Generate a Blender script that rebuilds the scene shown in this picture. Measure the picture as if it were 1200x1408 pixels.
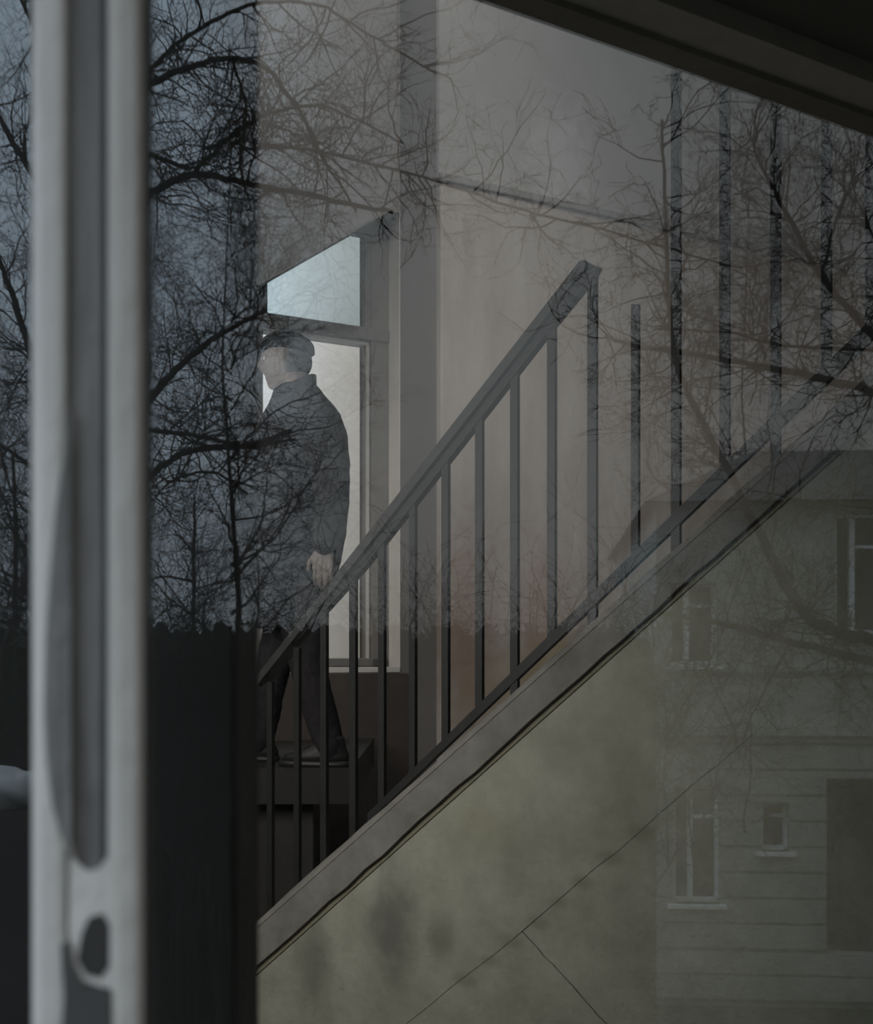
import bpy, bmesh, math, random
from mathutils import Vector, Matrix
for o in list(bpy.data.objects): bpy.data.objects.remove(o)
S = bpy.context.scene
F, HX, HY, EYE = 1700.0, 600.0, 900.0, 1.6     # focal length in px of the 1200x1408 frame, vanishing centre, eye height

# ------------------------------------------------------------------ camera
cd = bpy.data.cameras.new('camera'); cam = bpy.data.objects.new('camera', cd); S.collection.objects.link(cam)
cam.location = (0, 0, EYE); cam.rotation_euler = (math.radians(90), 0, 0)
cd.sensor_fit = 'HORIZONTAL'; cd.sensor_width = 36; cd.lens = 36*F/1200
cd.shift_y = (HY-704)/1200
cd.clip_start = 0.05; cd.clip_end = 500
cd.dof.use_dof = True; cd.dof.focus_distance = 4.6; cd.dof.aperture_fstop = 5.6
S.camera = cam
# ------------------------------------------------------------------ sky: overcast, brighter towards the zenith
W = bpy.data.worlds.new('overcast_sky'); S.world = W; W.use_nodes = True
nt = W.node_tree; nt.nodes.clear()
def N(t, **k):
    n = nt.nodes.new(t)
    for a, b in k.items(): setattr(n, a, b)
    return n
out = N('ShaderNodeOutputWorld'); bg = N('ShaderNodeBackground'); tc = N('ShaderNodeTexCoord')
sep = N('ShaderNodeSeparateXYZ'); nt.links.new(tc.outputs['Generated'], sep.inputs[0])
mr = N('ShaderNodeMapRange'); mr.inputs[1].default_value = 0; mr.inputs[2].default_value = 1
mr.inputs[3].default_value = 0.62; mr.inputs[4].default_value = 1.75
nt.links.new(sep.outputs[2], mr.inputs[0])
ramp = N('ShaderNodeValToRGB'); e = ramp.color_ramp.elements
e[0].position = 0.0; e[0].color = (0.86, 0.85, 0.81, 1); e[1].position = 0.5; e[1].color = (0.90, 0.94, 0.95, 1)
m = ramp.color_ramp.elements.new(0.14); m.color = (0.93, 0.94, 0.925, 1)
nt.links.new(sep.outputs[2], ramp.inputs[0])
mp = N('ShaderNodeMapping'); mp.inputs['Scale'].default_value = (1, 1, 2.2)
noi = N('ShaderNodeTexNoise'); noi.inputs['Scale'].default_value = 2.3; noi.inputs['Detail'].default_value = 5
nt.links.new(tc.outputs['Generated'], mp.inputs[0]); nt.links.new(mp.outputs[0], noi.inputs[0])
cr = N('ShaderNodeMapRange'); cr.inputs[1].default_value = 0.3; cr.inputs[2].default_value = 0.7
cr.inputs[3].default_value = 0.8; cr.inputs[4].default_value = 1.15
nt.links.new(noi.outputs[0], cr.inputs[0])
mu = N('ShaderNodeMath', operation='MULTIPLY'); nt.links.new(mr.outputs[0], mu.inputs[0]); nt.links.new(cr.outputs[0], mu.inputs[1])
side = N('ShaderNodeMapRange', interpolation_type='SMOOTHSTEP'); side.inputs[1].default_value = -.22; side.inputs[2].default_value = -.03
side.inputs[3].default_value = 1.9; side.inputs[4].default_value = .60          # the cloud is thinner and bluer to the west (-X)
nt.links.new(sep.outputs[0], side.inputs[0])
mu2 = N('ShaderNodeMath', operation='MULTIPLY'); nt.links.new(mu.outputs[0], mu2.inputs[0]); nt.links.new(side.outputs[0], mu2.inputs[1])
hue = N('ShaderNodeMapRange', interpolation_type='SMOOTHSTEP'); hue.inputs[1].default_value = -.20; hue.inputs[2].default_value = -.04; hue.inputs[3].default_value = .8; hue.inputs[4].default_value = 0
nt.links.new(sep.outputs[0], hue.inputs[0])
hm = N('ShaderNodeMix', data_type='RGBA', blend_type='MULTIPLY'); hm.inputs[7].default_value = (.76, .92, 1.10, 1)
nt.links.new(hue.outputs[0], hm.inputs[0]); nt.links.new(ramp.outputs[0], hm.inputs[6])
nt.links.new(hm.outputs[2], bg.inputs[0]); nt.links.new(mu2.outputs[0], bg.inputs[1]); nt.links.new(bg.outputs[0], out.inputs[0])
# ------------------------------------------------------------------ lights
def area(name, loc, rot, sx, sy, power, col=(1, 1, 1)):
    l = bpy.data.lights.new(name, 'AREA'); l.shape = 'RECTANGLE'; l.size = sx; l.size_y = sy; l.energy = power; l.color = col
    o = bpy.data.objects.new(name, l); S.collection.objects.link(o); o.location = loc; o.rotation_euler = [math.radians(a) for a in rot]; return o
area('top_fill', (-0.35, 5.1, 6.3), (0, 0, 0), 1.6, 1.6, 42, (1.0, 0.98, 0.95))  # unseen fill added overhead to brighten the upper stairwell walls
hl = area('hall_fill', (-1.9, 1.5, 2.3), (0, 0, 0), 1.2, 1.0, 13.5, (1.0, 0.985, 0.94))  # unseen fill added at the left for the stair side and back wall
hl.rotation_euler = (Vector((0.05, 5.2, 1.0))-hl.location).to_track_quat('-Z', 'Y').to_euler(); hl.data.spread = math.radians(75)
ll = area('landing_fill', (-1.45, 4.3, 2.7), (0, 0, 0), .7, .7, 4.5, (1.0, 0.97, 0.92))  # unseen fill added behind the pier for the lower back wall
ll.rotation_euler = (Vector((0.75, 7.1, 1.2))-ll.location).to_track_quat('-Z', 'Y').to_euler(); ll.data.spread = math.radians(110)
l2 = area('stairwell_fill', (1.0, 4.9, 6.2), (0, 0, 0), .8, .8, 5, (1.0, 0.97, 0.93))  # unseen fill added high up, aimed down at the warm panel
l2.rotation_euler = (Vector((0.45, 7.0, 1.0))-l2.location).to_track_quat('-Z', 'Y').to_euler(); l2.data.spread = math.radians(62)
# ------------------------------------------------------------------ exposure
S.view_settings.view_transform = 'Standard'; S.view_settings.look = 'None'
S.view_settings.exposure = 0.0; S.view_settings.gamma = 1; S.view_settings.use_curve_mapping = False

# ================================================================== helpers
random.seed(7)
def P(x, y, d): return Vector(((x-HX)*d/F, d, EYE+(HY-y)*d/F))
GY = 0.8                                             # the glass stands in the plane Y = 0.8
def R(x, y, d):                                      # a thing seen mirrored at distance d really stands on the street side
    p = P(x, y, d); p.y = 2*GY-p.y; return p
def mat(name, col, rough=0.8, var=0.0, scale=5, col2=None, bump=0.0, bscale=40, stretch=(1, 1, 1), spec=0.3, surface_marks=None, lo=.35, hi=.65):
    M = bpy.data.materials.new(name); M.use_nodes = True; t = M.node_tree; b = t.nodes['Principled BSDF']
    b.inputs['Roughness'].default_value = rough; b.inputs['Specular IOR Level'].default_value = spec
    b.inputs['Base Color'].default_value = (*col, 1)
    tcn = t.nodes.new('ShaderNodeTexCoord'); src = None
    if var or col2:
        c2 = col2 or tuple(c*(1-var) for c in col)
        mpn = t.nodes.new('ShaderNodeMapping'); mpn.inputs['Scale'].default_value = stretch
        n = t.nodes.new('ShaderNodeTexNoise'); n.inputs['Scale'].default_value = scale; n.inputs['Detail'].default_value = 6; n.inputs['Roughness'].default_value = .65
        r = t.nodes.new('ShaderNodeValToRGB'); r.color_ramp.elements[0].position = lo; r.color_ramp.elements[1].position = hi
        r.color_ramp.elements[0].color = (*c2, 1); r.color_ramp.elements[1].color = (*col, 1)
        t.links.new(tcn.outputs['Object'], mpn.inputs[0]); t.links.new(mpn.outputs[0], n.inputs[0]); t.links.new(n.outputs[0], r.inputs[0])
        t.links.new(r.outputs[0], b.inputs['Base Color']); src = r.outputs[0]
    if surface_marks:                                       # stained and paler marks with a place and shape of their own: (centre, radii, colour, strength)
        for (c, rad, sc, st) in surface_marks:
            a = t.nodes.new('ShaderNodeVectorMath'); a.operation = 'SUBTRACT'; a.inputs[1].default_value = c
            dv = t.nodes.new('ShaderNodeVectorMath'); dv.operation = 'DIVIDE'; dv.inputs[1].default_value = rad
            ln = t.nodes.new('ShaderNodeVectorMath'); ln.operation = 'LENGTH'
            nz = t.nodes.new('ShaderNodeTexNoise'); nz.inputs['Scale'].default_value = 12; nz.inputs['Detail'].default_value = 5
            t.links.new(tcn.outputs['Object'], nz.inputs[0])
            ad = t.nodes.new('ShaderNodeMath'); ad.operation = 'ADD'
            rr = t.nodes.new('ShaderNodeMapRange'); rr.inputs[1].default_value = 1.7; rr.inputs[2].default_value = .6; rr.inputs[3].default_value = 0; rr.inputs[4].default_value = st
            rr.interpolation_type = 'SMOOTHSTEP'
            mx = t.nodes.new('ShaderNodeMix'); mx.data_type = 'RGBA'; mx.inputs[7].default_value = (*sc, 1)
            t.links.new(tcn.outputs['Object'], a.inputs[0]); t.links.new(a.outputs[0], dv.inputs[0]); t.links.new(dv.outputs[0], ln.inputs[0])
            t.links.new(ln.outputs['Value'], ad.inputs[0]); t.links.new(nz.outputs[0], ad.inputs[1]); t.links.new(ad.outputs[0], rr.inputs[0])
            t.links.new(rr.outputs[0], mx.inputs[0])
            if src: t.links.new(src, mx.inputs[6])
            else: mx.inputs[6].default_value = (*col, 1)
            src = mx.outputs[2]; t.links.new(src, b.inputs['Base Color'])
    if bump:
        n = t.nodes.new('ShaderNodeTexNoise'); n.inputs['Scale'].default_value = bscale; n.inputs['Detail'].default_value = 6
        bp = t.nodes.new('ShaderNodeBump'); bp.inputs['Strength'].default_value = bump; bp.inputs['Distance'].default_value = .01
        t.links.new(tcn.outputs['Object'], n.inputs[0]); t.links.new(n.outputs[0], bp.inputs['Height']); t.links.new(bp.outputs[0], b.inputs['Normal'])
    return M
def glass(name, refl, tint=(1, 1, 1)):
    M = bpy.data.materials.new(name); M.use_nodes = True; t = M.node_tree; t.nodes.clear()
    o = t.nodes.new('ShaderNodeOutputMaterial'); mx = t.nodes.new('ShaderNodeMixShader')
    tr = t.nodes.new('ShaderNodeBsdfTransparent'); gl = t.nodes.new('ShaderNodeBsdfGlossy')
    tr.inputs[0].default_value = (*tint, 1); gl.inputs['Roughness'].default_value = 0.0; gl.inputs[0].default_value = (.92, .97, 1, 1)
    mx.inputs[0].default_value = refl
    t.links.new(tr.outputs[0], mx.inputs[1]); t.links.new(gl.outputs[0], mx.inputs[2]); t.links.new(mx.outputs[0], o.inputs[0]); return M
def prop(o, label=None, cat=None, group=None, kind=None):
    if label: o['label'] = label
    if cat: o['category'] = cat
    if group: o['group'] = group
    if kind: o['kind'] = kind
    return o
def empty(name, loc=(0, 0, 0), rz=0):
    o = bpy.data.objects.new(name, None); S.collection.objects.link(o); o.location = loc; o.rotation_euler = (0, 0, rz); o.empty_display_size = .1; return o
def link(name, bm, m, parent=None, smooth=False, loc=None):
    me = bpy.data.meshes.new(name); bmesh.ops.recalc_face_normals(bm, faces=bm.faces); bm.to_mesh(me); bm.free()
    if smooth:
        for p in me.polygons: p.use_smooth = True
    for mm in (m if isinstance(m, (list, tuple)) else [m]): me.materials.append(mm)
    o = bpy.data.objects.new(name, me); S.collection.objects.link(o)
    if parent: o.parent = parent
    if loc: o.location = loc
    return o
def box(bm, lo, hi, M=None, bev=0):
    g = bmesh.ops.create_cube(bm, size=1)
    for v in g['verts']:
        v.co = Vector([(lo[i]+hi[i])/2+v.co[i]*(hi[i]-lo[i]) for i in range(3)])
    if bev:
        es = list({e for v in g['verts'] for e in v.link_edges})
        r = bmesh.ops.bevel(bm, geom=es, offset=bev, segments=2, affect='EDGES', profile=.6)
        vs = list({v for f in r['faces'] for v in f.verts} | {v for v in g['verts'] if v.is_valid})
    else: vs = g['verts']
    if M:
        for v in vs: v.co = M @ v.co
def prism(bm, pts, off):
    """closed outline of 3D points, extruded by the vector off"""
    a = [bm.verts.new(p) for p in pts]; b = [bm.verts.new(Vector(p)+Vector(off)) for p in pts]; n = len(pts)
    bm.faces.new(a); bm.faces.new(b[::-1])
    for i in range(n): bm.faces.new((a[i], a[(i+1) % n], b[(i+1) % n], b[i]))
def tube(bm, pts, rads, sides=4):
    prev = None
    for i, p in enumerate(pts):
        p = Vector(p); t = (Vector(pts[min(i+1, len(pts)-1)])-Vector(pts[max(i-1, 0)]))
        if t.length < 1e-6: t = Vector((0, 0, 1))
        t.normalize(); a = t.cross(Vector((0, 1, 0.1)))
        if a.length < 1e-3: a = t.cross(Vector((1, 0, 0)))
        a.normalize(); b = t.cross(a)
        ring = [bm.verts.new(p+rads[i]*(math.cos(2*math.pi*k/sides)*a+math.sin(2*math.pi*k/sides)*b)) for k in range(sides)]
        if prev:
            for k in range(sides): bm.faces.new((prev[k], prev[(k+1) % sides], ring[(k+1) % sides], ring[k]))
        else: bm.faces.new(ring[::-1])
        prev = ring
    bm.faces.new(prev)
def loft(bm, rings, n=24, caps=True, sq=1.0):
    """rings: (cx, cy, z, rx, ry) horizontal ellipses"""
    prev = None; first = None
    for (cx, cy, z, rx, ry) in rings:
        ring = []
        for k in range(n):
            a = 2*math.pi*k/n; c, s = math.cos(a), math.sin(a)
            ring.append(bm.verts.new((cx+rx*math.copysign(abs(c)**sq, c), cy+ry*math.copysign(abs(s)**sq, s), z)))
        if prev:
            for k in range(n): bm.faces.new((prev[k], prev[(k+1) % n], ring[(k+1) % n], ring[k]))
        else: first = ring
        prev = ring
    if caps: bm.faces.new(first[::-1]); bm.faces.new(prev)

# ------------------------------------------------------------------ materials
m_white = mat('white_paint', (.80, .75, .70), .55, .12, 7, stretch=(6, 6, .6), bump=.3, bscale=60)
m_beige = mat('aged_paint', (.66, .61, .56), .6, .18, 8, stretch=(6, 6, .5), bump=.3, bscale=60)
m_grey = mat('mid_grey', (.36, .34, .325), .75, .5, 5, stretch=(14, 14, .7), bump=.4, bscale=50)
m_dark_grey = mat('dark_grey', (.07, .066, .062), .8, .3, 6, stretch=(8, 8, .6))
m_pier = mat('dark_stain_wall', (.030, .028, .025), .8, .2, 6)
m_pieredge = mat('pier_edge', (.085, .08, .08), .7, .3, 4)
m_back = mat('stairwell_plaster', (.40, .375, .345), .9, 0, 1.6, col2=(.31, .285, .26), bump=.25, bscale=20, stretch=(1.6, 1.6, .6))
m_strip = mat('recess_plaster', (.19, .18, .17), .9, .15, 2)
m_dado = mat('brown_dado', (.075, .064, .056), .7, .25, 3)
m_frame = mat('window_frame_paint', (.21, .20, .185), .55, .15, 6)
m_reveal = mat('reveal_plaster', (.88, .83, .77), .9, .12, 4, stretch=(1, 1, .5))
m_bead = mat('pale_bead', (.55, .53, .50), .5)
m_iron = mat('rail_paint', (.015, .015, .0145), .5, .3, 12, spec=.4)
m_cap = mat('handrail_cap', (.04, .04, .038), .35, .2, 12, spec=.6)
m_string = mat('string_concrete', (.205, .20, .18), .9, 0, 7, col2=(.12, .118, .10), bump=.5, bscale=35, lo=.3, hi=.7)
m_joint = mat('olive_joint', (.19, .18, .13), .95, .2, 10)  # olive-brown strip along the lower edge of the string
m_concrete = mat('step_concrete', (.22, .21, .19), .9, .3, 7, bump=.3)
m_floor = mat('floor_screed', (.25, .24, .22), .8, .2, 4)
m_slab = mat('slab_underside', (.22, .21, .19), .9, .2, 3)
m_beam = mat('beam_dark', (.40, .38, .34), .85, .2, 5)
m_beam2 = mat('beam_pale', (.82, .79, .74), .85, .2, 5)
m_shell = mat('shell_plaster', (.28, .27, .25), .9, .15, 2)
m_out = mat('facade_render', (.45, .44, .41), .95, .15, 3)
m_glass = glass('reflective_glass', .062)
m_glass2 = glass('grey_glass', .05, (.66, .70, .70)); m_glass3 = glass('clouded_glass', .05, (.82, .80, .77))

# ================================================================== THE SETTING
def wallbox(name, lo, hi, m): 
    bm = bmesh.new(); box(bm, lo, hi); return prop(link(name, bm, m), kind='structure')
wallbox('floor', (-2.6, .95, -.12), (3.6, 11.2, 0), m_floor)
wallbox('ceiling', (-2.6, .8, 6.5), (3.6, 11.2, 6.65), m_shell)
wallbox('wall_left', (-2.75, .95, -.1), (-2.6, 11.2, 6.5), m_shell)
wallbox('wall_right', (3.6, .8, -.1), (3.75, 11.2, 6.5), m_shell)
# facade around the glazing: opening X -1.0 .. 1.3, Z .35 .. 2.6
bm = bmesh.new()
box(bm, (-2.75, .80, -.1), (-1.0, .95, 6.65)); box(bm, (1.3, .80, -.1), (3.75, .95, 6.65))
box(bm, (-1.0, .80, -.1), (1.3, .95, .95)); box(bm, (-1.0, .80, 2.35), (1.3, .95, 6.65))
prop(link('wall_front', bm, m_out), kind='structure')
# dark inner pier that stands just behind the glass at the left
pier = empty('wall_pier', (0, 0, 0)); prop(pier, kind='structure')
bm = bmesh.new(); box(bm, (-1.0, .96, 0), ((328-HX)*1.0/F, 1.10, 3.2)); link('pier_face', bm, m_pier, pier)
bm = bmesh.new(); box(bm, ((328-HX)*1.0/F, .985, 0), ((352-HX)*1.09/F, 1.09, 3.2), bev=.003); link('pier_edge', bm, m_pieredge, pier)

# back wall, turned 30 degrees, its window and reveals --------------------------------
A30 = math.radians(30)
W0 = Vector(((450-HX)*6.6/F, 6.6, 0)); ex = Vector((math.cos(A30), math.sin(A30), 0)); en = Vector((-math.sin(A30), math.cos(A30), 0))
def SZ(x, y, n=0.0):
    """wall coordinates (along, up) of the point of the plane n behind the wall face that the camera sees at x, y"""
    o = W0+en*n; u = (x-HX)/F
    s = (u*o.y-o.x)/(ex.x-u*ex.y); Y = o.y+ex.y*s
    return s, EYE+(HY-y)*Y/F
def st_(x, y): a, z = SZ(x, y, -.05); return (a, -.05, z)
m_right = mat('warm_plaster', (.58, .54, .495), .9, 0, 1.3, col2=(.44, .395, .355), bump=.3, bscale=18, stretch=(2.4, 2.4, .7),
              surface_marks=[(st_(640, 850), (.30, 2, .75), (.33, .22, .17), .7), (st_(745, 840), (.22, 2, .7), (.42, .27, .21), .6), (st_(770, 925), (.35, 2, .30), (.40, .35, .20), .7), (st_(700, 960), (.4, 2, .3), (.42, .33, .2), .5)])
m_upper = mat('grey_plaster', (.54, .53, .51), .9, 0, 1.1, col2=(.45, .44, .42), bump=.2, bscale=16, surface_marks=[(st_(772, 215), (.30, 2, .42), (.76, .76, .75), .8)])  # one paler patch set into the upper plaster
wb = empty('wall_back', W0, A30); prop(wb, kind='structure')
def wbx(name, s0, s1, n0, n1, z0, z1, m, parent=wb, bev=0):
    bm = bmesh.new(); box(bm, (s0, n0, z0), (s1, n1, z1), bev=bev); return link(name, bm, m, parent)
ND = .125
sL = SZ(345, 600)[0]-.15; sR = SZ(550, 600)[0]; sill = SZ(540, 917)[1]; head = SZ(545, 292)[1]
sC = SZ(600, 600)[0]
wbx('wall_panel', -3.2, sL, 0, .3, 0, 6.5, m_back)
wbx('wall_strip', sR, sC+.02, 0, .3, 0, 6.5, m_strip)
wbx('lintel', sL, sR, 0, .3, head, 6.5, m_back)
wbx('apron', sL, sR, 0, .3, 0, sill, m_back)
crease = SZ(600, 250)[1]
wbx('warm_panel', sC, 5.6, -.05, .3, 0, crease, m_right, bev=.012)
wbx('upper_panel', sC, 5.6, -.03, .3, crease, 6.5, m_upper)
wbx('cornice', sC-.01, 5.6, -.065, -.02, crease-.01, crease+.035, mat('cornice_plaster', (.36, .35, .33), .9, .1, 3), bev=.008)
wbx('dado', -3.1, SZ(566, 900)[0], -.012, .01, 0, sill-.035, m_dado)
wbx('reveal', sR-.004, sR+.0, .0, .2, sill, head, m_reveal)
wbx('sill_board', sL, sR-.005, -.012, .2, sill-.03, sill, m_bead, bev=.004)

w2 = empty('window_1', W0, A30); prop(w2, kind='structure')
def fr(x, y, n=ND): return SZ(x, y, n)
zt = fr(503, 322)[1]; z1 = fr(503, 450)[1]; z2 = fr(503, 475)[1]; zb = fr(503, 905)[1]
sl = fr(369, 600)[0]; sl2 = fr(362, 600)[0]; sr = fr(503, 600)[0]; so = fr(537, 600)[0]
wbx('jamb', sr+.035, so, ND, ND+.08, sill, head, m_frame, w2, .006)
wbx('sash_stile', sr+.012, sr+.03, ND+.015, ND+.08, zb-.02, z2+.01, m_bead, w2, .003)
wbx('sash_stile', sr, sr+.012, ND+.03, ND+.08, zb-.03, z2+.02, m_frame, w2, .003)
wbx('sash_stile', sr+.0, sr+.045, ND+.01, ND+.08, z1, zt+.05, m_frame, w2, .004)
wbx('jamb', sL, sl2, ND, ND+.08, sill, head, m_frame, w2, .006)
wbx('sash_stile', sl2, sl, ND+.01, ND+.08, z1, head, m_frame, w2, .004)
wbx('transom', sL, so, ND-.01, ND+.08, z2+.03, z1, m_frame, w2, .008)
wbx('transom_bead', sl2, sr+.02, ND+.005, ND+.08, z2+.004, z2+.022, m_bead, w2, .002)
wbx('transom_bead', sl2, sr+.02, ND+.0, ND+.08, z2+.020, z2+.032, m_strip, w2, .002)
wbx('head_rail', sL, so, ND, ND+.08, zt, head, m_frame, w2, .006)
wbx('bottom_rail', sL, so, ND, ND+.08, sill, zb, m_frame, w2, .006)
bm = bmesh.new(); box(bm, (sl-.01, ND+.05, z1-.01), (sr+.01, ND+.054, zt+.01)); prop(link('pane', bm, m_glass2, w2), 'upper pane showing the sky')
bm = bmesh.new(); box(bm, (sl2-.01, ND+.05, zb-.01), (sr+.01, ND+.054, z2+.01)); prop(link('pane', bm, m_glass3, w2), 'tall lower pane behind the man')

# upper flight seen from below, across the top of the window
uf = empty('upper_flight', (0, 0, 0)); prop(uf, kind='structure')
o_ = -.33
def WP(x, y, n): s, z = SZ(x, y, n); return W0+ex*s+en*n+Vector((0, 0, z))
bm = bmesh.new()
prism(bm, [WP(280, 435.5, o_), WP(487, 318, o_), WP(545, 285, o_), WP(545, -260, o_), WP(280, -260, o_)], en*.28)
link('flight_side', bm, mat('flight_plaster', (.235, .23, .22), .9, .15, 2, bump=.2, bscale=15), uf)

# slab overhead, near right, with a two-step edge beam
def HL(x, y, z): d = (z-EYE)*F/(HY-y); return P(x, y, d)
sb = empty('ceiling_slab', (0, 0, 0)); prop(sb, kind='structure')
def slab(name, pts, z, th, m):
    bm = bmesh.new(); q = [Vector((p.x, p.y, z)) for p in pts]; prism(bm, q, (0, 0, th)); return link(name, bm, m, sb)
a0 = HL(650, 0, 2.9); a1 = HL(1200, 190, 2.9); dv = (a1-a0).normalized(); nv = Vector((dv.y, -dv.x, 0))
e0 = a0-dv*1.2; e1 = a1+dv*3.2
if nv.y > 0: nv = -nv
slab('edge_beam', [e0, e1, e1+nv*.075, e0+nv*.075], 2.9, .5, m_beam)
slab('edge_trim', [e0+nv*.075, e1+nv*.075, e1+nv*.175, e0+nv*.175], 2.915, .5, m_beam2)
slab('slab', [e0+nv*.175, e1+nv*.175, Vector((3.58, .96, 0)), Vector((e0.x+nv.x*.175+.3, .96, 0))], 2.96, .4, m_slab)

# landing by the window
lz = EYE-155*4.85/F
bm = bmesh.new(); prism(bm, [Vector((-2.59, 4.75, lz-.14)), Vector((-.33, 4.82, lz-.14)), Vector((-.33, 6.55, lz-.14)), Vector((-1.1, 6.2, lz-.14)), Vector((-2.59, 5.34, lz-.14))], (0, 0, .14))
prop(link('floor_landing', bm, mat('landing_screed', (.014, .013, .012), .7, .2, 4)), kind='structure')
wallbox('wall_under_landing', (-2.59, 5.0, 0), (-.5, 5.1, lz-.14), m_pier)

# ================================================================== STAIRCASE
Ax, Ay, Bx, By = -.582, 4.3, 1.007, 3.2
pd = Vector((Bx-Ax, By-Ay, 0)); L = pd.length; pdn = pd.normalized(); pn = Vector((pdn.y, -pdn.x, 0))    # pn points towards the viewer
def PL(x, y, off=0.0):
    """point at x, y in the vertical plane of the stair side, off metres nearer"""
    o = Vector((Ax, Ay, 0))+pn*off; u = (x-HX)/F
    t = (u*o.y-o.x)/(pdn.x-u*pdn.y); p = o+pdn*t; p.z = EYE+(HY-y)*p.y/F; return p
st = empty('staircase', PL(355, 1400)*1); st.location.z = 0
prop(st, 'concrete stair flight climbing to the right with a stained greenish side wall', 'stairs')
def stl(name, bm, m, **k):
    o = link(name, bm, m, st, **k); o.matrix_parent_inverse = Matrix.Translation(-st.location); return o
stx = lambda x, y: tuple(PL(x, y, .05))
m_side = mat('greenish_plaster', (.31, .315, .26), .95, 0, 5, col2=(.21, .213, .17), bump=.5, bscale=45, lo=.3, hi=.7,
    surface_marks=[(stx(540, 1275), (.10, .4, .24), (.11, .11, .095), .85), (stx(430, 1320), (.08, .4, .19), (.12, .12, .10), .75), (stx(605, 1290), (.06, .4, .09), (.14, .135, .11), .7),
            *[(stx(q_, 1379-(q_-600)*.80 if q_ < 720 else 1283-(q_-720)*.86), (.045, .4, .028), (.16, .15, .11), .55) for q_ in (640, 672, 704, 736, 768, 800, 840, 880)], (stx(660, 1130), (.12, .4, .10), (.24, .235, .16), .4)])
# string band: top edge, bottom edge (px)
def ytop(x): return 1265-(x-355)*.893
def ybot(x): return 1327-(x-355)*.893-(x-355)*.004
xs = [330, 1320]
bm = bmesh.new(); n = 40                      # slightly chipped edge
top = []; bot = []
for i in range(n+1):
    x = 325+(1330-325)*i/n
    top.append(PL(x, ytop(x)+random.uniform(-1.6, 1.6), .075)); bot.append(PL(x, ybot(x)+random.uniform(-2.0, 2.0), .075))
prism(bm, top+bot[::-1], -pn*.22); stl('string', bm, m_string)
bm = bmesh.new(); prism(bm, [PL(325, ytop(325)+2, .078), PL(1330, ytop(1330)+2, .078), PL(1330, ytop(1330)+12, .078), PL(325, ytop(325)+9, .078)], -pn*.02); stl('string_nosing', bm, m_concrete)
bm = bmesh.new(); prism(bm, [PL(325, ybot(325)-2, .056), PL(1330, ybot(1330)-2, .056), PL(1330, ybot(1330)+14, .056), PL(325, ybot(325)+11, .056)], -pn*.08); stl('string_groove', bm, m_joint)
# side wall: upper plaster layer stands 8 mm proud of the lower ones, edges along the cracks
def crack(x):  # diagonal edge
    return 1375-(x-600)*.80 if x < 720 else 1279-(x-720)*.86
up = [PL(325, ybot(325)+9, .05), PL(1330, ybot(1330)+9, .05)]
lowe = [PL(1330, crack(1330), .05)]
for i in range(30):
    x = 1300-(1300-480)*i/29; lowe.append(PL(x, crack(x)+random.uniform(-2.2, 2.2), .05))
lowe += [PL(325, 1600, .05)]
bm = bmesh.new(); prism(bm, up+lowe, -pn*.10); stl('side_wall', bm, m_side)
j = []
for i in range(13): j.append((718+(845-718)*i/12+random.uniform(-1.5, 1.5), 1281+(1420-1281)*i/12))
bm = bmesh.new()
prism(bm, [PL(a, b, .047) for a, b in [(715, 1276)]+[(a-1.2, b) for a, b in j]]+[PL(850, 1750, .047), PL(325, 1750, .047), PL(325, 1580, .047)], -pn*.09); stl('side_wall', bm, m_side)
bm = bmesh.new()
prism(bm, [PL(720, 1276, .046)]+[PL(a+1.0, b, .046) for a, b in j]+[PL(855, 1750, .046), PL(1330, 1750, .046), PL(1330, crack(1330)-2, .0503)], -pn*.09); stl('side_wall', bm, m_side)
bm = bmesh.new(); prism(bm, [PL(325, 1800, .02), PL(1330, 1800, .02), PL(1330, ytop(1330)+30, .02), PL(325, ytop(325)+30, .02)], -pn*.06); stl('wall_core', bm, mat('old_plaster', (.12, .115, .068), .95, .3, 8))
# steps behind the string
p0 = PL(355, ytop(355)); slope = (PL(1300, ytop(1300)).z-p0.z)/((PL(1300, 0)-PL(355, 0))*Vector((1, 1, 0))).length
run = .24
for i in range(10):
    c = p0+pdn*(run*i); z = p0.z+slope*run*i-.10
    if z > 2.7: break
    bm = bmesh.new(); q = Vector((c.x, c.y, z-.17)); prism(bm, [q, q+pdn*(run+.02), q+pdn*(run+.02)-pn*.9-Vector((0, 0, 0)), q-pn*.9], (0, 0, .17))
    stl('step', bm, m_concrete)

# railing -------------------------------------------------------------------------
rl = empty('stair_railing', PL(813, 870)*1)
prop(rl, 'dark painted metal stair railing with thick sloping handrail and vertical bars', 'railing')
def rll(name, bm, m, **k):
    o = link(name, bm, m, rl, **k); o.matrix_parent_inverse = Matrix.Translation(-rl.location); return o
bm = bmesh.new()
prism(bm, [PL(x, y, .0) for x, y in [(354, 935), (800, 364), (822, 366), (815, 380), (760, 447), (620, 627), (500, 780), (450, 836), (400, 889), (352, 944)]], -pn*.03)
hr = rll('handrail', bm, m_iron)
bm = bmesh.new()
prism(bm, [PL(x, y, .018) for x, y in [(352, 930), (796, 359), (803, 357), (806, 364), (640, 578), (500, 757), (354, 941)]], -pn*.065)
o = link('handrail_cap', bm, m_cap, hr)
def yb(x): return 1110-(x-520)*.9706       # bottom rail
bm = bmesh.new(); th = lambda x: 6+(x-500)*.012
prism(bm, [PL(x, yb(x)-th(x), .0) for x in (505, 1330)]+[PL(x, yb(x)+th(x), .0) for x in (1330, 505)], -pn*.022)
rll('bottom_rail', bm, m_iron)
bars = [370, 407, 444, 484, 523.5, 566, 611, 657.5, 706, 757, 813, 872, 928, 995, 1065, 1135, 1196]
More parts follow.
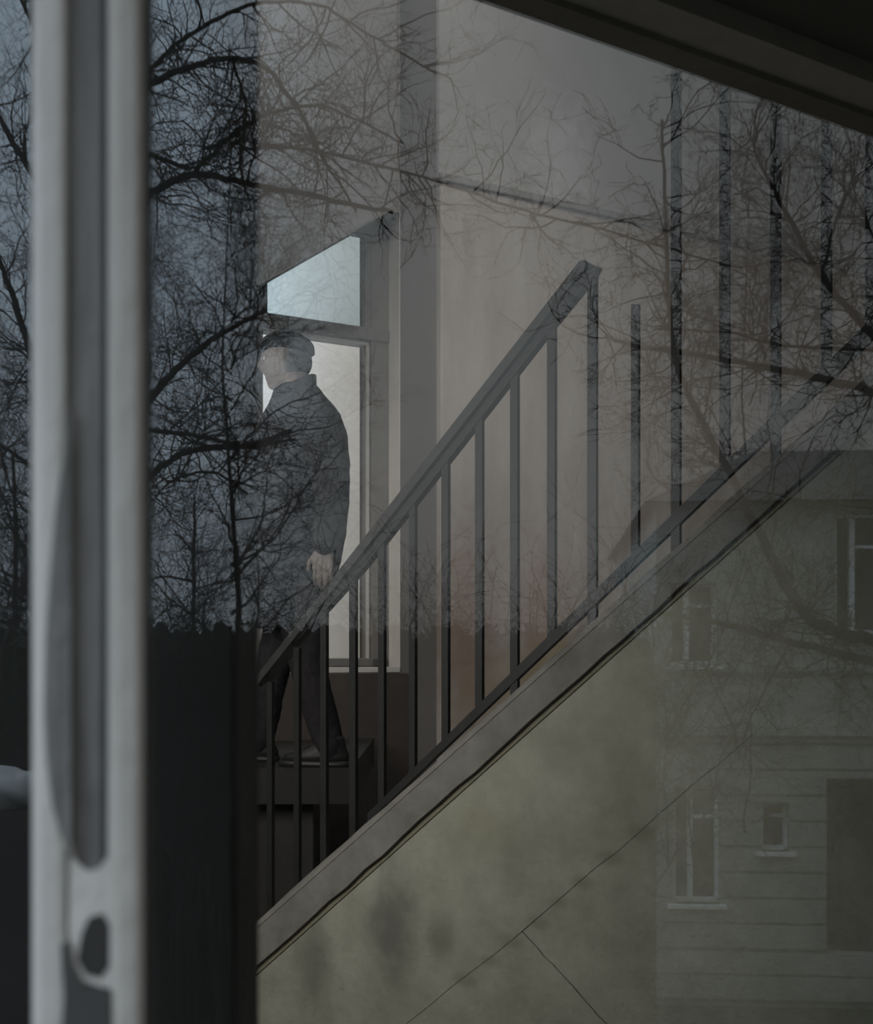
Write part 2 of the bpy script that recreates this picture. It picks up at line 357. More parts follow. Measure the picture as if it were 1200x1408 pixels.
wid = [7, 7, 8, 8.5, 8, 8, 9, 9.5, 10, 10.5, 12, 10, 12, 13, 13, 13.5, 14]
for i, x in enumerate(bars):
    if x <= 813: y0 = 937-(x-355)*1.281+20
    elif x == 872: y0 = 418
    else: y0 = 40
    if x < 560: y1 = ytop(x)+8
    elif x in (706, 813): y1 = ytop(x)+ (22 if x == 706 else 16)
    elif x in (928, 1065): y1 = ytop(x)+5
    else: y1 = yb(x)+3
    bm = bmesh.new(); hw = wid[i]/2; off = -.004
    prism(bm, [PL(x-hw, y0, off), PL(x+hw, y0, off), PL(x+hw, y1, off), PL(x-hw, y1, off)], -pn*.016)
    o = rll('baluster', bm, m_iron)
    if x >= 928: o['label'] = 'tall bar rising to the slab'

# ================================================================== THE FRONT WINDOW (glass with frame)
w1 = empty('window_2', (0, GY, 0)); prop(w1, kind='structure')
def fbox(name, x0, x1, y0, y1, z0, z1, m, bev=0, parent=w1):
    bm = bmesh.new(); box(bm, (x0, y0-GY, z0), (x1, y1-GY, z1), bev=bev); return link(name, bm, m, parent)
zb_, zt_ = .95, 2.35
def fx(px, d=.79): return (px-HX)*d/F
post = empty('mullion'); post.parent = w1
def prof(name, pts, m):                         # vertical moulding: outline in plan, (px, distance from the viewer)
    pts = [(a, .8-(.8-b)*.4 if b < .8 else b) for a, b in pts]
    bm = bmesh.new(); prism(bm, [Vector((fx(a, b), b-GY, zb_)) for a, b in pts], (0, 0, zt_-zb_)); return link(name, bm, m, post)
prof('mullion_stile', [(44, .80), (46, .775), (50, .765), (58, .758), (78, .757), (88, .760), (92, .770), (94, .80)], m_white)
prof('mullion_groove', [(93, .80), (92, .772), (100, .775), (125, .776), (140, .774), (148, .770), (149, .80)], m_grey)
prof('mullion_stile', [(148, .80), (148, .766), (153, .757), (166, .753), (186, .755), (196, .764), (199, .80)], m_beige)
prof('mullion_seam', [(140, .799), (139, .768), (144, .766), (149, .768), (149, .80)], m_dark_grey)
prof('mullion_back', [(44, .815), (44, .803), (202, .803), (202, .815)], m_dark_grey)
# grey tongue and spots over the stile and groove; below it the groove is white
def patch(name, pts, d, m, th=.002):
    d = .8-(.8-d)*.4; th = min(th, .002)
    bm = bmesh.new(); q = [Vector((fx(a, d), d-GY, EYE+(HY-b)*d/F)) for a, b in pts]; prism(bm, q, (0, th, 0)); return link(name, bm, m, post)
patch('grey_patch', [(94, 560), (86, 640), (76, 700), (68, 790), (62, 880), (60, 980), (64, 1050), (72, 1110), (84, 1150), (96, 1180), (97, 1180), (97, 560)], .7555, m_grey)
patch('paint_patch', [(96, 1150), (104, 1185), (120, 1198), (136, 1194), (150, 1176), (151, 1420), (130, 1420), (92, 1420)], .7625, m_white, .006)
patch('grey_patch', [(122, 1262), (140, 1256), (152, 1275), (153, 1325), (138, 1345), (118, 1340), (106, 1320), (112, 1285)], .7605, m_dark_grey, .002)
patch('grey_patch', [(84, 1300), (92, 1292), (98, 1325), (112, 1350), (152, 1362), (152, 1440), (84, 1440), (88, 1370)], .7535, mat('patch_grey', (.12, .115, .11), .8, .3, 8), .002)
fbox('pane', fx(198, .8), 1.3, GY-.003, GY+.003, zb_, zt_, m_glass); fbox('pane', -1.0, fx(46, .8), GY-.003, GY+.003, zb_, zt_, m_glass)
fbox('frame_rail', -1.0, 1.3, .76, .84, zb_-.02, zb_+.06, m_white, .006); fbox('frame_rail', -1.0, 1.3, .76, .84, zt_-.06, zt_+.02, m_white, .006)
fbox('frame_stile', 1.24, 1.3, .76, .84, zb_, zt_, m_white, .006); fbox('frame_stile', -1.0, -.94, .76, .84, zb_, zt_, m_white, .006)

# ================================================================== THE MAN
m_coat = mat('dark_wool', (.012, .012, .013), .95, .4, 30, bump=.5, bscale=60, spec=.1)
m_trs = mat('dark_trousers', (.022, .02, .021), .9, .3, 20, bump=.3, bscale=50, spec=.1)
m_skin = mat('skin', (.15, .13, .118), .6, .1, 20)
m_cloth = mat('cap_cloth', (.018, .019, .02), .95, .4, 40, bump=.5, bscale=80, spec=.1)
m_hair = mat('grey_hair', (.06, .058, .055), .9, .3, 60)
m_shoe = mat('black_leather', (.012, .011, .011), .5, spec=.4)
m_eye = mat('eye', (.5, .5, .48), .3)
man = empty('person', P(415, 1055, 5.0), math.radians(-12))
man.location.z = lz
prop(man, 'man in flat cap and dark coat walking left past the bright window', 'person')
K = 5.0/F
def mx_(px): return (px-415)*K
def mz(py): return (1053-py)*K
def fin(bm, name, m, vox, parent=man, sm=8, crease=0, tex=None):
    o = link(name, bm, m, parent, smooth=True)
    r = o.modifiers.new('remesh', 'REMESH'); r.mode = 'VOXEL'; r.voxel_size = vox; r.use_smooth_shade = True
    s = o.modifiers.new('smooth', 'SMOOTH'); s.factor = .5; s.iterations = sm
    if crease:
        t = bpy.data.textures.new('folds', 'CLOUDS'); t.noise_scale = .07
        d = o.modifiers.new('folds', 'DISPLACE'); d.texture = t; d.strength = crease; d.mid_level = .5
    return o
def limb(bm, pts, rads, sides=16):
    """tapered limb through joints, rounded with extra spline points"""
    P_ = []; R_ = []
    V_ = [Vector(p) for p in pts]
    for i in range(len(V_)-1):
        a, b = V_[i], V_[i+1]; pa = V_[i-1] if i else a; pb = V_[i+2] if i+2 < len(V_) else b
        for k in range(5):
            t = k/5
            P_.append(.5*((2*a)+(b-pa)*t+(2*pa-5*a+4*b-pb)*t*t+(3*a-pa-3*b+pb)*t**3)); R_.append(rads[i]+(rads[i+1]-rads[i])*t)
    P_.append(V_[-1]); R_.append(rads[-1])
    tube(bm, P_, R_, sides)
    for q, r in ((P_[0], R_[0]), (P_[-1], R_[-1])):
        bmesh.ops.create_uvsphere(bm, u_segments=12, v_segments=8, radius=r*.98, matrix=Matrix.Translation(q))
# joints (local: forward is -X, the near side is -Y)
head_c = Vector((mx_(394), 0.0, mz(498)))
sh = {-1: Vector((mx_(446), -.17, mz(580))), 1: Vector((mx_(402), .19, mz(580)))}
el = {-1: Vector((mx_(482), -.25, mz(688))), 1: Vector((mx_(398), .26, mz(690)))}
wr = {-1: Vector((mx_(474), -.24, mz(760))), 1: Vector((mx_(362), .24, mz(752)))}
hip = {-1: Vector((mx_(416), -.085, mz(800))), 1: Vector((mx_(396), .09, mz(800)))}
kn = {-1: Vector((mx_(434), -.09, mz(918))), 1: Vector((mx_(364), .09, mz(915)))}
an = {-1: Vector((mx_(464), -.09, mz(1026))), 1: Vector((mx_(342), .09, mz(1026)))}
def head(bm):
    g = bmesh.ops.create_uvsphere(bm, u_segments=48, v_segments=36, radius=1)
    def gs(v, c, s): return math.exp(-sum(((v[i]-c[i])/s[i])**2 for i in range(3)))
    for v in g['verts']:
        n = v.co.copy(); c = Vector((n.x*.102, n.y*.077, n.z*.122))
        if n.z < 0 and n.x > 0: c.x *= 1-.30*min(1, -n.z*1.1)          # nape
        if n.z < -.1: c.y *= 1-.28*min(1, (-n.z-.1))
        c.x -= .030*gs(n, (-.97, 0, -.16), (.35, .17, .17))               # nose
        c.x -= .016*gs(n, (-.98, 0, .02), (.3, .13, .22))
        c.x -= .010*gs(n, (-.9, 0, .26), (.3, .6, .10))                   # brow
        for s in (-1, 1): c.x += .011*gs(n, (-.9, s*.36, .08), (.3, .17, .10))  # eye sockets
        c.x -= .007*gs(n, (-.85, 0, -.47), (.3, .28, .06)); c.x += .005*gs(n, (-.85, 0, -.53), (.3, .26, .03)); c.x -= .007*gs(n, (-.8, 0, -.59), (.3, .24, .05))
        c.x -= .020*gs(n, (-.6, 0, -.85), (.4, .35, .22)); c.z -= .008*gs(n, (-.6, 0, -.85), (.4, .4, .25))   # chin
        for s in (-1, 1): c.y += s*.016*gs(n, (.12, s*.98, -.05), (.14, .4, .22))     # ears
        v.co = head_c+c
bm = bmesh.new(); head(bm)
limb(bm, [head_c+Vector((.028, 0, -.06)), head_c+Vector((.05, 0, -.14)), Vector((mx_(418), 0, mz(580)))], [.058, .058, .08])
loft(bm, [(mx_(410), 0, mz(z), rx, ry) for z, rx, ry in [(850, .10, .15), (800, .12, .17), (740, .11, .15), (670, .12, .165), (610, .125, .185), (575, .10, .17), (560, .07, .1)]])
def hand(bm, w, fwd, down, side):
    """palm, four curled fingers of different length and a thumb leaving the side of the palm"""
    ac = fwd
    lat = down.cross(fwd).normalized()
    c0 = w+down*.015
    for k in range(4):
        o = ac*(.033-.022*k)
        limb(bm, [c0+o*.6, c0+o+down*.075], [.017, .013], 8)
    for k, Lk in enumerate((.070, .080, .074, .058)):
        o = ac*(.033-.022*k); b0 = c0+o+down*.082
        q1 = b0+down*Lk*.45+lat*side*.008; q2 = q1+down*Lk*.32+lat*side*.020; q3 = q2+down*Lk*.16+lat*side*.022
        limb(bm, [b0, q1, q2, q3], [.0095, .009, .0083, .0072], 8)
    t0 = c0+ac*.03+down*.02; limb(bm, [t0, t0+ac*.028+down*.035+lat*side*.008, t0+ac*.034+down*.064+lat*side*.016], [.014, .0105, .009], 8)
for s in (-1, 1):
    limb(bm, [Vector((mx_(415), s*.06, mz(578))), sh[s], el[s], wr[s]], [.06, .055, .043, .028])
    dn = (wr[s]-el[s]).normalized(); fw = Vector((-1, 0, 0)); fw = (fw-dn*fw.dot(dn)).normalized()
    hand(bm, wr[s], fw, dn, -s)
    limb(bm, [hip[s], kn[s], an[s]], [.085, .056, .038])
    limb(bm, [an[s], an[s]+Vector((-.02, 0, -.045)), an[s]+Vector((-.13, 0, -.055))], [.036, .034, .025])
fin(bm, 'body', m_skin, .0048, sm=3)
# coat
bm = bmesh.new()
rings = []
for y, f, b, h in [(866, 342, 446, .205), (830, 341, 454, .205), (800, 341, 460, .205), (765, 341, 470, .20), (720, 342, 478, .20), (680, 345, 480, .205), (640, 350, 480, .215), (610, 354, 478, .22), (590, 358, 474, .215), (572, 364, 467, .19), (558, 370, 458, .15), (546, 374, 446, .11), (534, 378, 436, .068)]:
    rings.append((mx_((f+b)/2), 0, mz(y), (b-f)/2*K, h))
loft(bm, rings, 32)
for s in (-1, 1):
    limb(bm, [Vector((mx_(418), s*.07, mz(580))), sh[s], el[s], wr[s]+(wr[s]-el[s]).normalized()*-.005], [.085, .079, .066, .052])
fin(bm, 'coat', m_coat, .007, sm=7, crease=.016)
# collar, turned up at the back
bm = bmesh.new(); n = 28
cx, cz = mx_(407), mz(537)
ri = []
for k in range(n):
    a = 2*math.pi*k/n; c, s = math.cos(a), math.sin(a)
    h0 = .014+.045*max(0, c)*.9; lean = .0
    ri.append([(cx+c*(.083-lean)+.0, s*.080, cz-.050), (cx+.008+c*.074, s*.071, cz+h0), (cx+.008+c*.060, s*.057, cz+h0), (cx+c*.064, s*.06, cz-.055)])
vs = [[bm.verts.new(p) for p in r] for r in ri]
for k in range(n):
    for q in range(4): bm.faces.new((vs[k][q], vs[(k+1) % n][q], vs[(k+1) % n][(q+1) % 4], vs[k][(q+1) % 4]))
link('collar', bm, m_coat, man, smooth=True)
# trousers
bm = bmesh.new()
loft(bm, [(mx_(404), 0, mz(860), .12, .165), (mx_(402), 0, mz(820), .135, .18), (mx_(404), 0, mz(770), .13, .18)])
for s in (-1, 1):
    limb(bm, [hip[s]+Vector((0, 0, -.02)), kn[s], an[s]+Vector((0, 0, .0))], [.102, .074, .060])
fin(bm, 'trousers', m_trs, .007, sm=6, crease=.014)
for s in (-1, 1):
    bm = bmesh.new(); a = an[s]
    zf = 0.0
    for z0, z1, grow in ((zf, zf+.022, 1.0),):
        loft(bm, [(a.x-.06, a.y, z0, .150, .048), (a.x-.06, a.y, z1, .150, .048)], 28, sq=.8)
    loft(bm, [(a.x-.06, a.y, .02, .145, .046), (a.x-.052, a.y, .045, .135, .044), (a.x-.02, a.y, .07, .09, .047), (a.x+.005, a.y, .10, .058, .044), (a.x+.005, a.y, .12, .055, .044)], 28)
    link('shoe', bm, m_shoe, man, smooth=True)
# flat cap
bm = bmesh.new(); g = bmesh.ops.create_uvsphere(bm, u_segments=40, v_segments=24, radius=1)
for v in g['verts']:
    n = v.co.copy(); z = n.z
    c = Vector((n.x*.113, n.y*.094, ((z**.62)*.070 if z > 0 else z*.030)))
    c.z -= .030*n.x if n.x > 0 else 0
    c.z += -.22*min(0, 0)
    if n.x < 0: c.z *= 1-.38*(-n.x)
    c.z += .010*math.sin(6*n.x)*max(0, z)*.3
    v.co = head_c+Vector((.0, 0, .058))+c
cap = link('cap', bm, m_cloth, man, smooth=True)
bm = bmesh.new(); tp = []; bt = []
n = 16
for k in range(n+1):
    a = math.radians(-68+136*k/n); tp.append(head_c+Vector((-.030-.105*math.cos(a), .078*math.sin(a), .052-.018*math.cos(a))))
prism(bm, tp, (0, 0, -.008)); link('visor', bm, m_cloth, cap)
bm = bmesh.new(); bmesh.ops.create_uvsphere(bm, u_segments=10, v_segments=8, radius=.009, matrix=Matrix.Translation(head_c+Vector((.0, 0, .127)))); link('button', bm, m_cloth, cap, smooth=True)
bm = bmesh.new(); g = bmesh.ops.create_uvsphere(bm, u_segments=32, v_segments=20, radius=1)
for v in g['verts']:
    n = v.co.copy(); v.co = head_c+Vector((.022+n.x*.080, n.y*.079, -.004+n.z*(.07 if n.z > 0 else .082)))
    if n.x < -.05: v.co.x = head_c.x+.02-.05*.09+(n.x+.05)*.01
link('hair', bm, m_hair, man, smooth=True)
for s in (-1, 1):
    bm = bmesh.new(); bmesh.ops.create_uvsphere(bm, u_segments=12, v_segments=8, radius=.0115, matrix=Matrix.Translation(head_c+Vector((-.080, s*.029, .008)))); link('eye', bm, m_eye, man, smooth=True)

# ================================================================== WHAT THE GLASS MIRRORS: garden, trees and the house across
def ground_z(d, x):
    if d < 4.5: return 0.0
    if d < 12: return -2.45*(d-4.5)/7.5
    return -2.45
bm = bmesh.new(); nx, ny = 30, 50; grid = []
for j_ in range(ny+1):
    d = .8+(70-.8)*(j_/ny)**2; grid.append([bm.verts.new((-40+80*i/nx, 1.6-d, ground_z(d, 0)+(random.uniform(-.04, .04) if d > 2 else 0))) for i in range(nx+1)])
for j_ in range(ny):
    for i in range(nx): bm.faces.new((grid[j_][i], grid[j_][i+1], grid[j_+1][i+1], grid[j_+1][i]))
prop(link('ground_front', bm, mat('dark_lawn', (.035, .038, .025), .95, .4, 3)), kind='structure')
bm = bmesh.new(); box(bm, (-40, 11.2, -.3), (40, 90, -.1)); prop(link('ground_back', bm, mat('bounce_yard', (.7, .69, .66), .95, .2, 1)), kind='structure')  # unseen ground made pale to bounce extra light onto the reveal

m_bark = mat('wet_bark', (.030, .027, .024), .9, .4, 30)
m_twig = mat('twig_bark', (.028, .025, .024), .9)
def wander(bm, p, dr, Ln, r, lev, flat, kids, curl=.25):
    n = max(3, int(Ln/.09)) if lev < 2 else 3
    pts = [p.copy()]; d_ = dr.normalized()
    for i in range(n):
        d_ = (d_+Vector((random.gauss(0, curl), random.gauss(0, curl*flat), random.gauss(0, curl)+.03))).normalized(); pts.append(pts[-1]+d_*Ln/n)
    rads = [max(r*(1-.75*i/n), .0016) for i in range(n+1)]
    tube(bm, pts, rads, 3)
    if lev < len(kids):
        for k in range(kids[lev]):
            t = random.uniform(.15, 1)*n; i = min(int(t), n-1); q = pts[i].lerp(pts[i+1], t-i)
            td = (pts[i+1]-pts[i]).normalized(); s = Vector((random.gauss(0, 1), random.gauss(0, flat), random.gauss(0, 1))).normalized()
            wander(bm, q, td*.8+s*.9, Ln*random.uniform(.3, .6), rads[i]*.6, lev+1, flat, kids, curl*1.15)
def tree(name, label, limbs, d, trunk, twig_len, per_m, kids, group='bare trees mirrored in the glass', tw=.006):
    base = R(trunk[0], 900, d); base.z = ground_z(d, 0)-.05
    t = empty(name, base); prop(t, label, 'tree')
    inv = Matrix.Translation(-base)
    bmt = bmesh.new()
    hz = trunk[1]; top = R(trunk[2], trunk[1], d)
    tube(bmt, [base, base.lerp(top, .35)+Vector((.03, 0, 0)), base.lerp(top, .7)-Vector((.02, 0, 0)), top], [trunk[3]*1.4, trunk[3]*1.1, trunk[3]*.8, trunk[3]*.3], 10)
    o = link('trunk', bmt, m_bark, t, smooth=True); o.matrix_parent_inverse = inv
    bw = bmesh.new()
    for (pts, w0, w1) in limbs:
        bl = bmesh.new(); n = len(pts); V_ = []; dd = 0
        for i, (x, y) in enumerate(pts): V_.append(R(x, y, d+math.sin(i*1.3+pts[0][0])*.18))
        sm = []; rr = []
        for i in range(n-1):
            a, b = V_[i], V_[i+1]; pa = V_[i-1] if i else a; pb = V_[i+2] if i+2 < n else b
            for k in range(6):
                q = k/6; sm.append(.5*((2*a)+(b-pa)*q+(2*pa-5*a+4*b-pb)*q*q+(3*a-pa-3*b+pb)*q**3)+Vector((random.gauss(0, .004), 0, random.gauss(0, .004))))
                f = (i+q)/(n-1); rr.append((w0+(w1-w0)*f)*d/F/2)
        sm.append(V_[-1]); rr.append(w1*d/F/2)
        tube(bl, sm, rr, 6); o = link('branch', bl, m_bark, t, smooth=True); o.matrix_parent_inverse = inv
        Lm = sum((sm[i+1]-sm[i]).length for i in range(len(sm)-1))
        for k in range(int(Lm*per_m)):
            i = random.randrange(len(sm)-1); q = sm[i].lerp(sm[i+1], random.random()); td = (sm[i+1]-sm[i]).normalized()
            s = Vector((random.gauss(0, 1), random.gauss(0, .6), random.gauss(.15, 1))).normalized()
            wander(bw, q, td*.6+s, twig_len*random.uniform(.4, 1.1), tw, 0, .6, kids)
    o = link('twigs', bw, m_twig, t); o['kind'] = 'stuff'; o.matrix_parent_inverse = inv
    return t
tree('bare_tree', 'large bare tree with arching limbs mirrored over the upper left of the glass', [
    ([(150, 150), (200, 103), (250, 55), (330, 12), (395, 2), (450, 12), (520, 55), (600, 102)], 8, 3),
    ([(130, 170), (200, 120), (260, 92), (320, 80), (365, 95), (410, 150), (440, 210), (490, 290)], 12, 3),
    ([(110, 350), (160, 290), (215, 262), (265, 240), (330, 250), (440, 272), (540, 292)], 15, 6),
    ([(265, 240), (310, 195), (360, 160), (430, 145), (480, 160), (555, 197)], 7, 3),
    ([(110, 190), (200, 212), (260, 232)], 8, 6),
    ([(330, 205), (400, 203), (470, 215), (600, 250), (720, 290), (830, 316), (1000, 365)], 5, 3.5),
    ([(130, 640), (200, 555), (250, 500), (310, 455), (372, 425)], 15, 5),
    ([(120, 760), (200, 662), (260, 620), (345, 612), (400, 592)], 12, 6),
    ([(140, 570), (190, 588), (260, 598), (345, 613), (405, 604)], 8, 4),
    ([(230, 665), (260, 652), (300, 652), (340, 680)], 5, 3),
    ([(320, 85), (338, 150), (330, 220), (345, 290)], 4, 2),
    ([(110, 330), (60, 260), (20, 200), (-20, 120)], 12, 5), ([(100, 560), (50, 500), (15, 400), (-10, 330)], 14, 5), ([(100, 700), (40, 640), (-20, 600)], 9, 4),
    ([(110, 120), (60, 60), (20, -20)], 8, 4)], 8.5, (105, 130, 112, .10), .85, 13, (5, 4), tw=.008)
tree('leaning_tree', 'bare tree with a long curved stem mirrored at the right of the glass', [
    ([(1290, 905), (1200, 880), (1130, 862), (1085, 815), (1035, 715), (992, 630), (945, 540), (925, 470), (915, 330), (910, 165)], 19, 4),
    ([(1300, 600), (1200, 540), (1100, 515), (1000, 495), (880, 477), (832, 463)], 15, 4),
    ([(1290, 490), (1200, 480), (1080, 475), (1000, 458), (900, 452)], 6, 3),
    ([(1300, 930), (1200, 910), (1100, 885), (1000, 860), (905, 842)], 15, 6),
    ([(1080, 895), (1050, 950), (1010, 1040)], 4, 2), ([(1200, 700), (1120, 690), (1020, 670)], 4, 2),
    ], 7.2, (1300, 500, 1300, .11), .62, 17, (5, 4), tw=.006)
tree('forked_tree', 'slim bare tree with fine twigs mirrored below the slab at the right', [
    ([(1330, 600), (1260, 520), (1200, 462), (1130, 380), (1085, 300), (1058, 250), (1030, 190)], 16, 3),
    ([(1260, 520), (1230, 400), (1190, 300)], 8, 3), ([(1130, 380), (1150, 300), (1180, 240)], 5, 2)], 7.9, (1345, 560, 1340, .11), .75, 21, (5, 4), tw=.006)
tree('young_tree', 'young straight tree behind the hedge mirrored low at the left', [
    ([(267, 900), (266, 800), (267, 690)], 7, 3), ([(267, 800), (225, 792), (205, 800)], 4, 2), ([(267, 810), (310, 800), (345, 795)], 3, 2), ([(266, 760), (240, 730)], 3, 2), ([(20, 900), (22, 760), (18, 620)], 9, 4)],
    11.0, (267, 860, 267, .05), .8, 16, (6, 4), tw=.006)
# a full tree further off fills the gaps between the near limbs
def far_tree(name, label, px, d, hgt, spread, seed):
    random.seed(seed); base = R(px, 900, d); base.z = -2.5
    t = empty(name, base); prop(t, label, 'tree'); inv = Matrix.Translation(-base)
    b1 = bmesh.new(); top = base+Vector((0, 0, hgt)); tube(b1, [base, base.lerp(top, .4)+Vector((.12, 0, 0)), base.lerp(top, .7)+Vector((-.15, 0, 0)), top], [.09, .045, .018, .006], 8); o = link('trunk', b1, m_bark, t); o.matrix_parent_inverse = inv
    bw = bmesh.new()
    for k in range(44):
        f = random.uniform(.26, 1); q = base.lerp(top, f); a = random.uniform(0, 2*math.pi)
        wander(bw, q, Vector((math.cos(a), math.sin(a)*.7, random.uniform(.1, .9))), spread*(1.15-f*.5)*random.uniform(.6, 1), .035*(1.2-f), 0, .8, (9, 7, 5), .16)
    o = link('twigs', bw, m_twig, t); o['kind'] = 'stuff'; o.matrix_parent_inverse = inv
far_tree('background_tree', 'bushy bare tree behind the arching one, mirrored at far left', 90, 15, 10.5, 3.0, 3)
far_tree('background_tree', 'tall bare tree mirrored between post and bright window', 318, 20, 12.5, 3.4, 5)
far_tree('background_tree', 'bare tree behind the house roof, mirrored over the tall bars', 1030, 24, 13.0, 3.6, 9)
random.seed(21)
# hedge: clipped leafy mass
hd = empty('hedge', R(430, 900, 9.5)); hd.location.z = -1.7
prop(hd, 'dark clipped hedge mirrored along the lower left of the glass', 'hedge')
bm = bmesh.new(); nx = 120; rows = 10; sec = [(-.5, 0), (-.55, .8), (-.5, 1.9), (-.42, 3.1), (-.25, 3.42), (.1, 3.48), (.4, 3.3), (.5, 2), (.5, 0)]
x0, x1 = (-90-HX)*9.5/F, (887-HX)*9.5/F; pr = None
for i in range(nx+1):
    x = x0+(x1-x0)*i/nx; ring = [bm.verts.new((x-hd.location.x, a+random.uniform(-.06, .06), b+(random.uniform(-.07, .07)-(.12 if x > -1.6 else 0)*0 if b > 0 else 0))) for a, b in sec]
    if pr:
        for k in range(len(sec)-1): bm.faces.new((pr[k], pr[k+1], ring[k+1], ring[k]))
    else: bm.faces.new(ring)
    pr = ring
bm.faces.new(pr[::-1]); link('hedge_core', bm, mat('hedge_dark', (.03, .034, .022), 1, .4, 9), hd)
bm = bmesh.new()
for i in range(9000):
    x = random.uniform(x0, x1)-hd.location.x; z = random.uniform(.2, 3.5); y = -.5 if z < 3.1 else random.uniform(-.45, .4)
    y = -y*1 if False else y
    s = random.uniform(.02, .045); c = Vector((x, (.52 if z < 3.2 else random.uniform(-.4, .5)), z+random.uniform(-.02, .06)))
    a = Vector((random.gauss(0, 1), random.gauss(0, 1), random.gauss(0, 1))).normalized(); b = a.orthogonal().normalized()
    vs = [bm.verts.new(c+a*s), bm.verts.new(c+b*s*.5), bm.verts.new(c-a*s), bm.verts.new(c-b*s*.5)]; bm.faces.new(vs)
o = link('hedge_leaves', bm, mat('hedge_leaf', (.05, .055, .035), .9, .4, 5), hd); o['kind'] = 'stuff'
# pale capped pillar beside the path
gp = empty('garden_pillar', R(20, 1080, 7.4)); gp.location.z = ground_z(7.4, 0); prop(gp, 'garden pillar with pale rough capstone mirrored at the far left edge', 'pillar')
ct = R(20, 1110, 7.4).z-gp.location.z
bm = bmesh.new(); box(bm, (-.16, -.16, -.1), (.16, .16, ct), bev=.02); link('shaft', bm, m_joint if False else m_pier, gp)
bm = bmesh.new(); bmesh.ops.create_icosphere(bm, subdivisions=3, radius=1)
for v in bm.verts: v.co = Vector((v.co.x*.20, v.co.y*.2, v.co.z*.13))*(1+.2*math.sin(v.co.x*5+v.co.z*4)+random.uniform(-.06, .06))
link('capstone', bm, mat('pale_stone', (.85, .86, .86), .9, .3, 8), gp, smooth=True, loc=(0, 0, ct+.11))

# house across the way
HD = 14.0; hs = empty('house', R(1150, 900, HD), math.radians(5)); hs.location.z = -2.45
prop(hs, 'pale rendered two-storey house with banded ground floor mirrored at lower right', 'house')
q = HD/F
def hx(px): return (px-1150)*q
def hz(py): return EYE+(HY-py)*q+2.45
m_hw = mat('house_render', (.40, .41, .38), .95, .1, 2); m_hb = mat('house_band', (.40, .405, .37), .95, .12, 4); m_hf = mat('house_white', (.85, .87, .87), .6); m_hg = mat('house_dark_pane', (.03, .035, .04), .15, spec=.5)
m_roof = mat('roof_tile', (.10, .097, .093), .9, .3, 6)
holes = [(928, 992, 1082, 1246), (1048, 1086, 1104, 1172), (1136, 1215, 1070, 1312), (922, 988, 800, 915), (1148, 1214, 706, 872), (1330, 1396, 1082, 1246), (1330, 1396, 706, 872)]
def hbox(name, a, b, c, d_, y0, y1, m, parent=hs, bev=0):
    bm = bmesh.new(); box(bm, (hx(a), y0, hz(d_)), (hx(b), y1, hz(c)), bev=bev); return link(name, bm, m, parent)
XL, XR, YT, YM, YB = 905, 1640, 690, 1003, 1392
def cells(x0, x1, y0, y1):
    """rectangles left of x0..x1 x y0..y1 after the openings are cut"""
    ys = sorted({y0, y1} | {v for h in holes for v in h[2:] if y0 < v < y1}); out_ = []
    for a, b in zip(ys[:-1], ys[1:]):
        hs_ = sorted((h[0], h[1]) for h in holes if h[2] < b and h[3] > a); x = x0
        for (l, r) in hs_:
            if l > x: out_.append((x, l, a, b))
            x = max(x, r)
        if x < x1: out_.append((x, x1, a, b))
    return out_
bm = bmesh.new()
for (a, b, c, d_) in cells(XL, XR, YT, YM): box(bm, (hx(a), -.3, hz(d_)), (hx(b), 0, hz(c)))
for (a, b, c, d_) in cells(XL, XR, YM, YB): box(bm, (hx(a), -.3, hz(d_)), (hx(b), -.03, hz(c)))
link('wall', bm, m_hw, hs)
y = YM+22; bh = 35.5
while y < YB-20:
    for (a, b, c, d_) in cells(XL-3, XR, y, min(y+bh-3.4, YB)):
        if d_-c > 3: hbox('stone_band', a, b, c, d_, -.05, .02, m_hb)
    y += bh
hbox('cornice', XL-8, XR, YM-6, YM+8, -.1, .14, m_hw); hbox('cornice', XL-6, XR, YM+8, YM+18, -.1, .07, m_hb); hbox('cornice', XL-6, XR, 918, 925, -.1, .06, m_hw)
for (a, b, c, d_) in holes:
    door = (a == 1136)
    hbox('back_pane', a, b, c, d_, -.22, -.19, m_hg)
    if door: hbox('door_leaf', a+26, b-10, c+14, d_, -.19, -.16, m_dark_grey); continue
    f = hbox('window_frame', a, a+5, c, d_, -.19, -.10, m_hf)
    for r in ((b-5, b, c, d_), (a, b, c, c+5), (a, b, d_-6, d_), ((a*.62+b*.38)-3, (a*.62+b*.38)+4, c, d_), ((a*.62+b*.38), b, c+(d_-c)*.26, c+(d_-c)*.26+4)):
        if b-a < 45 and r[0] > a+6 and r[1] < b-4: continue
        hbox('frame_bar', *r, -.19, -.10, m_hf, f)
    hbox('window_sill', a-8, b+8, d_, d_+5, -.15, .10, m_hf)
bm = bmesh.new(); z = hz(YT)
q_ = [bm.verts.new(v) for v in [(hx(XL)-.15, .25, z), (hx(XR), .25, z), (hx(XR), -8.5, z), (hx(XL)-.15, -8.5, z), (hx(XL)+1.6, -3.2, z+1.1), (hx(XR), -3.2, z+1.1)]]
for f_ in ((0, 1, 5, 4), (2, 3, 4, 5), (3, 0, 4), (1, 2, 5), (3, 2, 1, 0)): bm.faces.new([q_[i_] for i_ in f_])
link('roof', bm, m_roof, hs)
bm = bmesh.new(); box(bm, (hx(XL), -8.5, 0), (hx(XR), -.3, z)); link('house_body', bm, m_hw, hs)

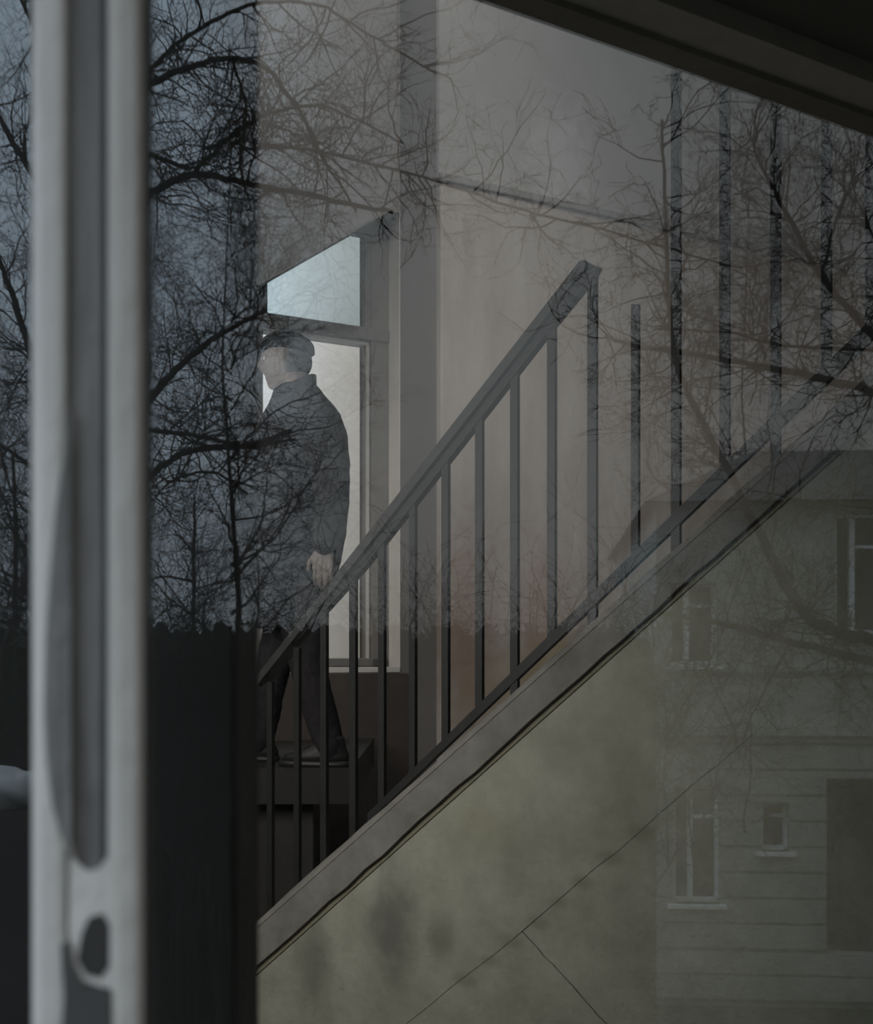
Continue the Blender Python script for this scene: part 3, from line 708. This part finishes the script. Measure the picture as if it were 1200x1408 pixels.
# slab added on the street side to keep mirrored sky off the upper-right glass
bc = empty('sky_blocker', (0, 0, 0)); prop(bc, 'added dark slab that blocks the mirrored sky at upper right', 'sky_blocker')
def HR(x, y, z): d = (z-EYE)*F/(HY-y); return R(x, y, d)
bz = 3.1; b0 = HR(655, 0, bz); b1 = HR(1200, 190, bz); bd = (b1-b0).normalized()
c0 = b0-bd*.0; k_ = (b0.y-.78)/bd.y; f0 = b0-bd*k_
bm = bmesh.new(); prism(bm, [Vector((f0.x, .79, bz)), Vector((b1.x+bd.x*1.3, b1.y+bd.y*1.3, bz)), Vector((3.7, b1.y+bd.y*1.3, bz)), Vector((3.7, .79, bz))], (0, 0, .18)); link('slab', bm, m_slab, bc)
# twiggy shrubs before the hedge soften its top
random.seed(33)
shr = [(225, 9.0, 760), (330, 8.9, 800), (430, 9.0, 770), (520, 8.9, 800), (610, 9.0, 775), (700, 8.9, 790), (790, 9.0, 760), (860, 8.9, 745)]
words = ['shrub mirrored beside the post', 'shrub mirrored at the pier edge', 'shrub mirrored in the man', 'shrub mirrored in the window edge', 'shrub mirrored in the middle bars', 'shrub mirrored left of the fork of rails', 'shrub mirrored by the end post', 'shrub mirrored next to the house']
for (x, d, yt), w_ in zip(shr, words):
    base = R(x, 900, d-1.0+.0); base.z = ground_z(d-1, 0); t = empty('bare_shrub', base); prop(t, 'twiggy leafless '+w_, 'shrub', 'leafless shrubs before the hedge')
    H_ = R(x, yt, d-1).z-base.z; bw = bmesh.new()
    for k in range(26):
        wander(bw, Vector((random.gauss(0, .25), random.gauss(0, .12), random.uniform(.3, .65)*H_)), Vector((random.gauss(0, .35), random.gauss(0, .2), 1)), H_*random.uniform(.25, .45), .011, 0, .5, (7, 5), .14)
    o = link('twigs', bw, m_twig, t); o['kind'] = 'stuff'
    for k in range(5):
        b1 = bmesh.new(); a = random.uniform(-.3, .3); tube(b1, [(a*.3, 0, 0), (a*.7, 0, H_*.35), (a, random.uniform(-.1, .1), H_*.7)], [.03, .022, .012], 6); link('stem', b1, m_bark, t)
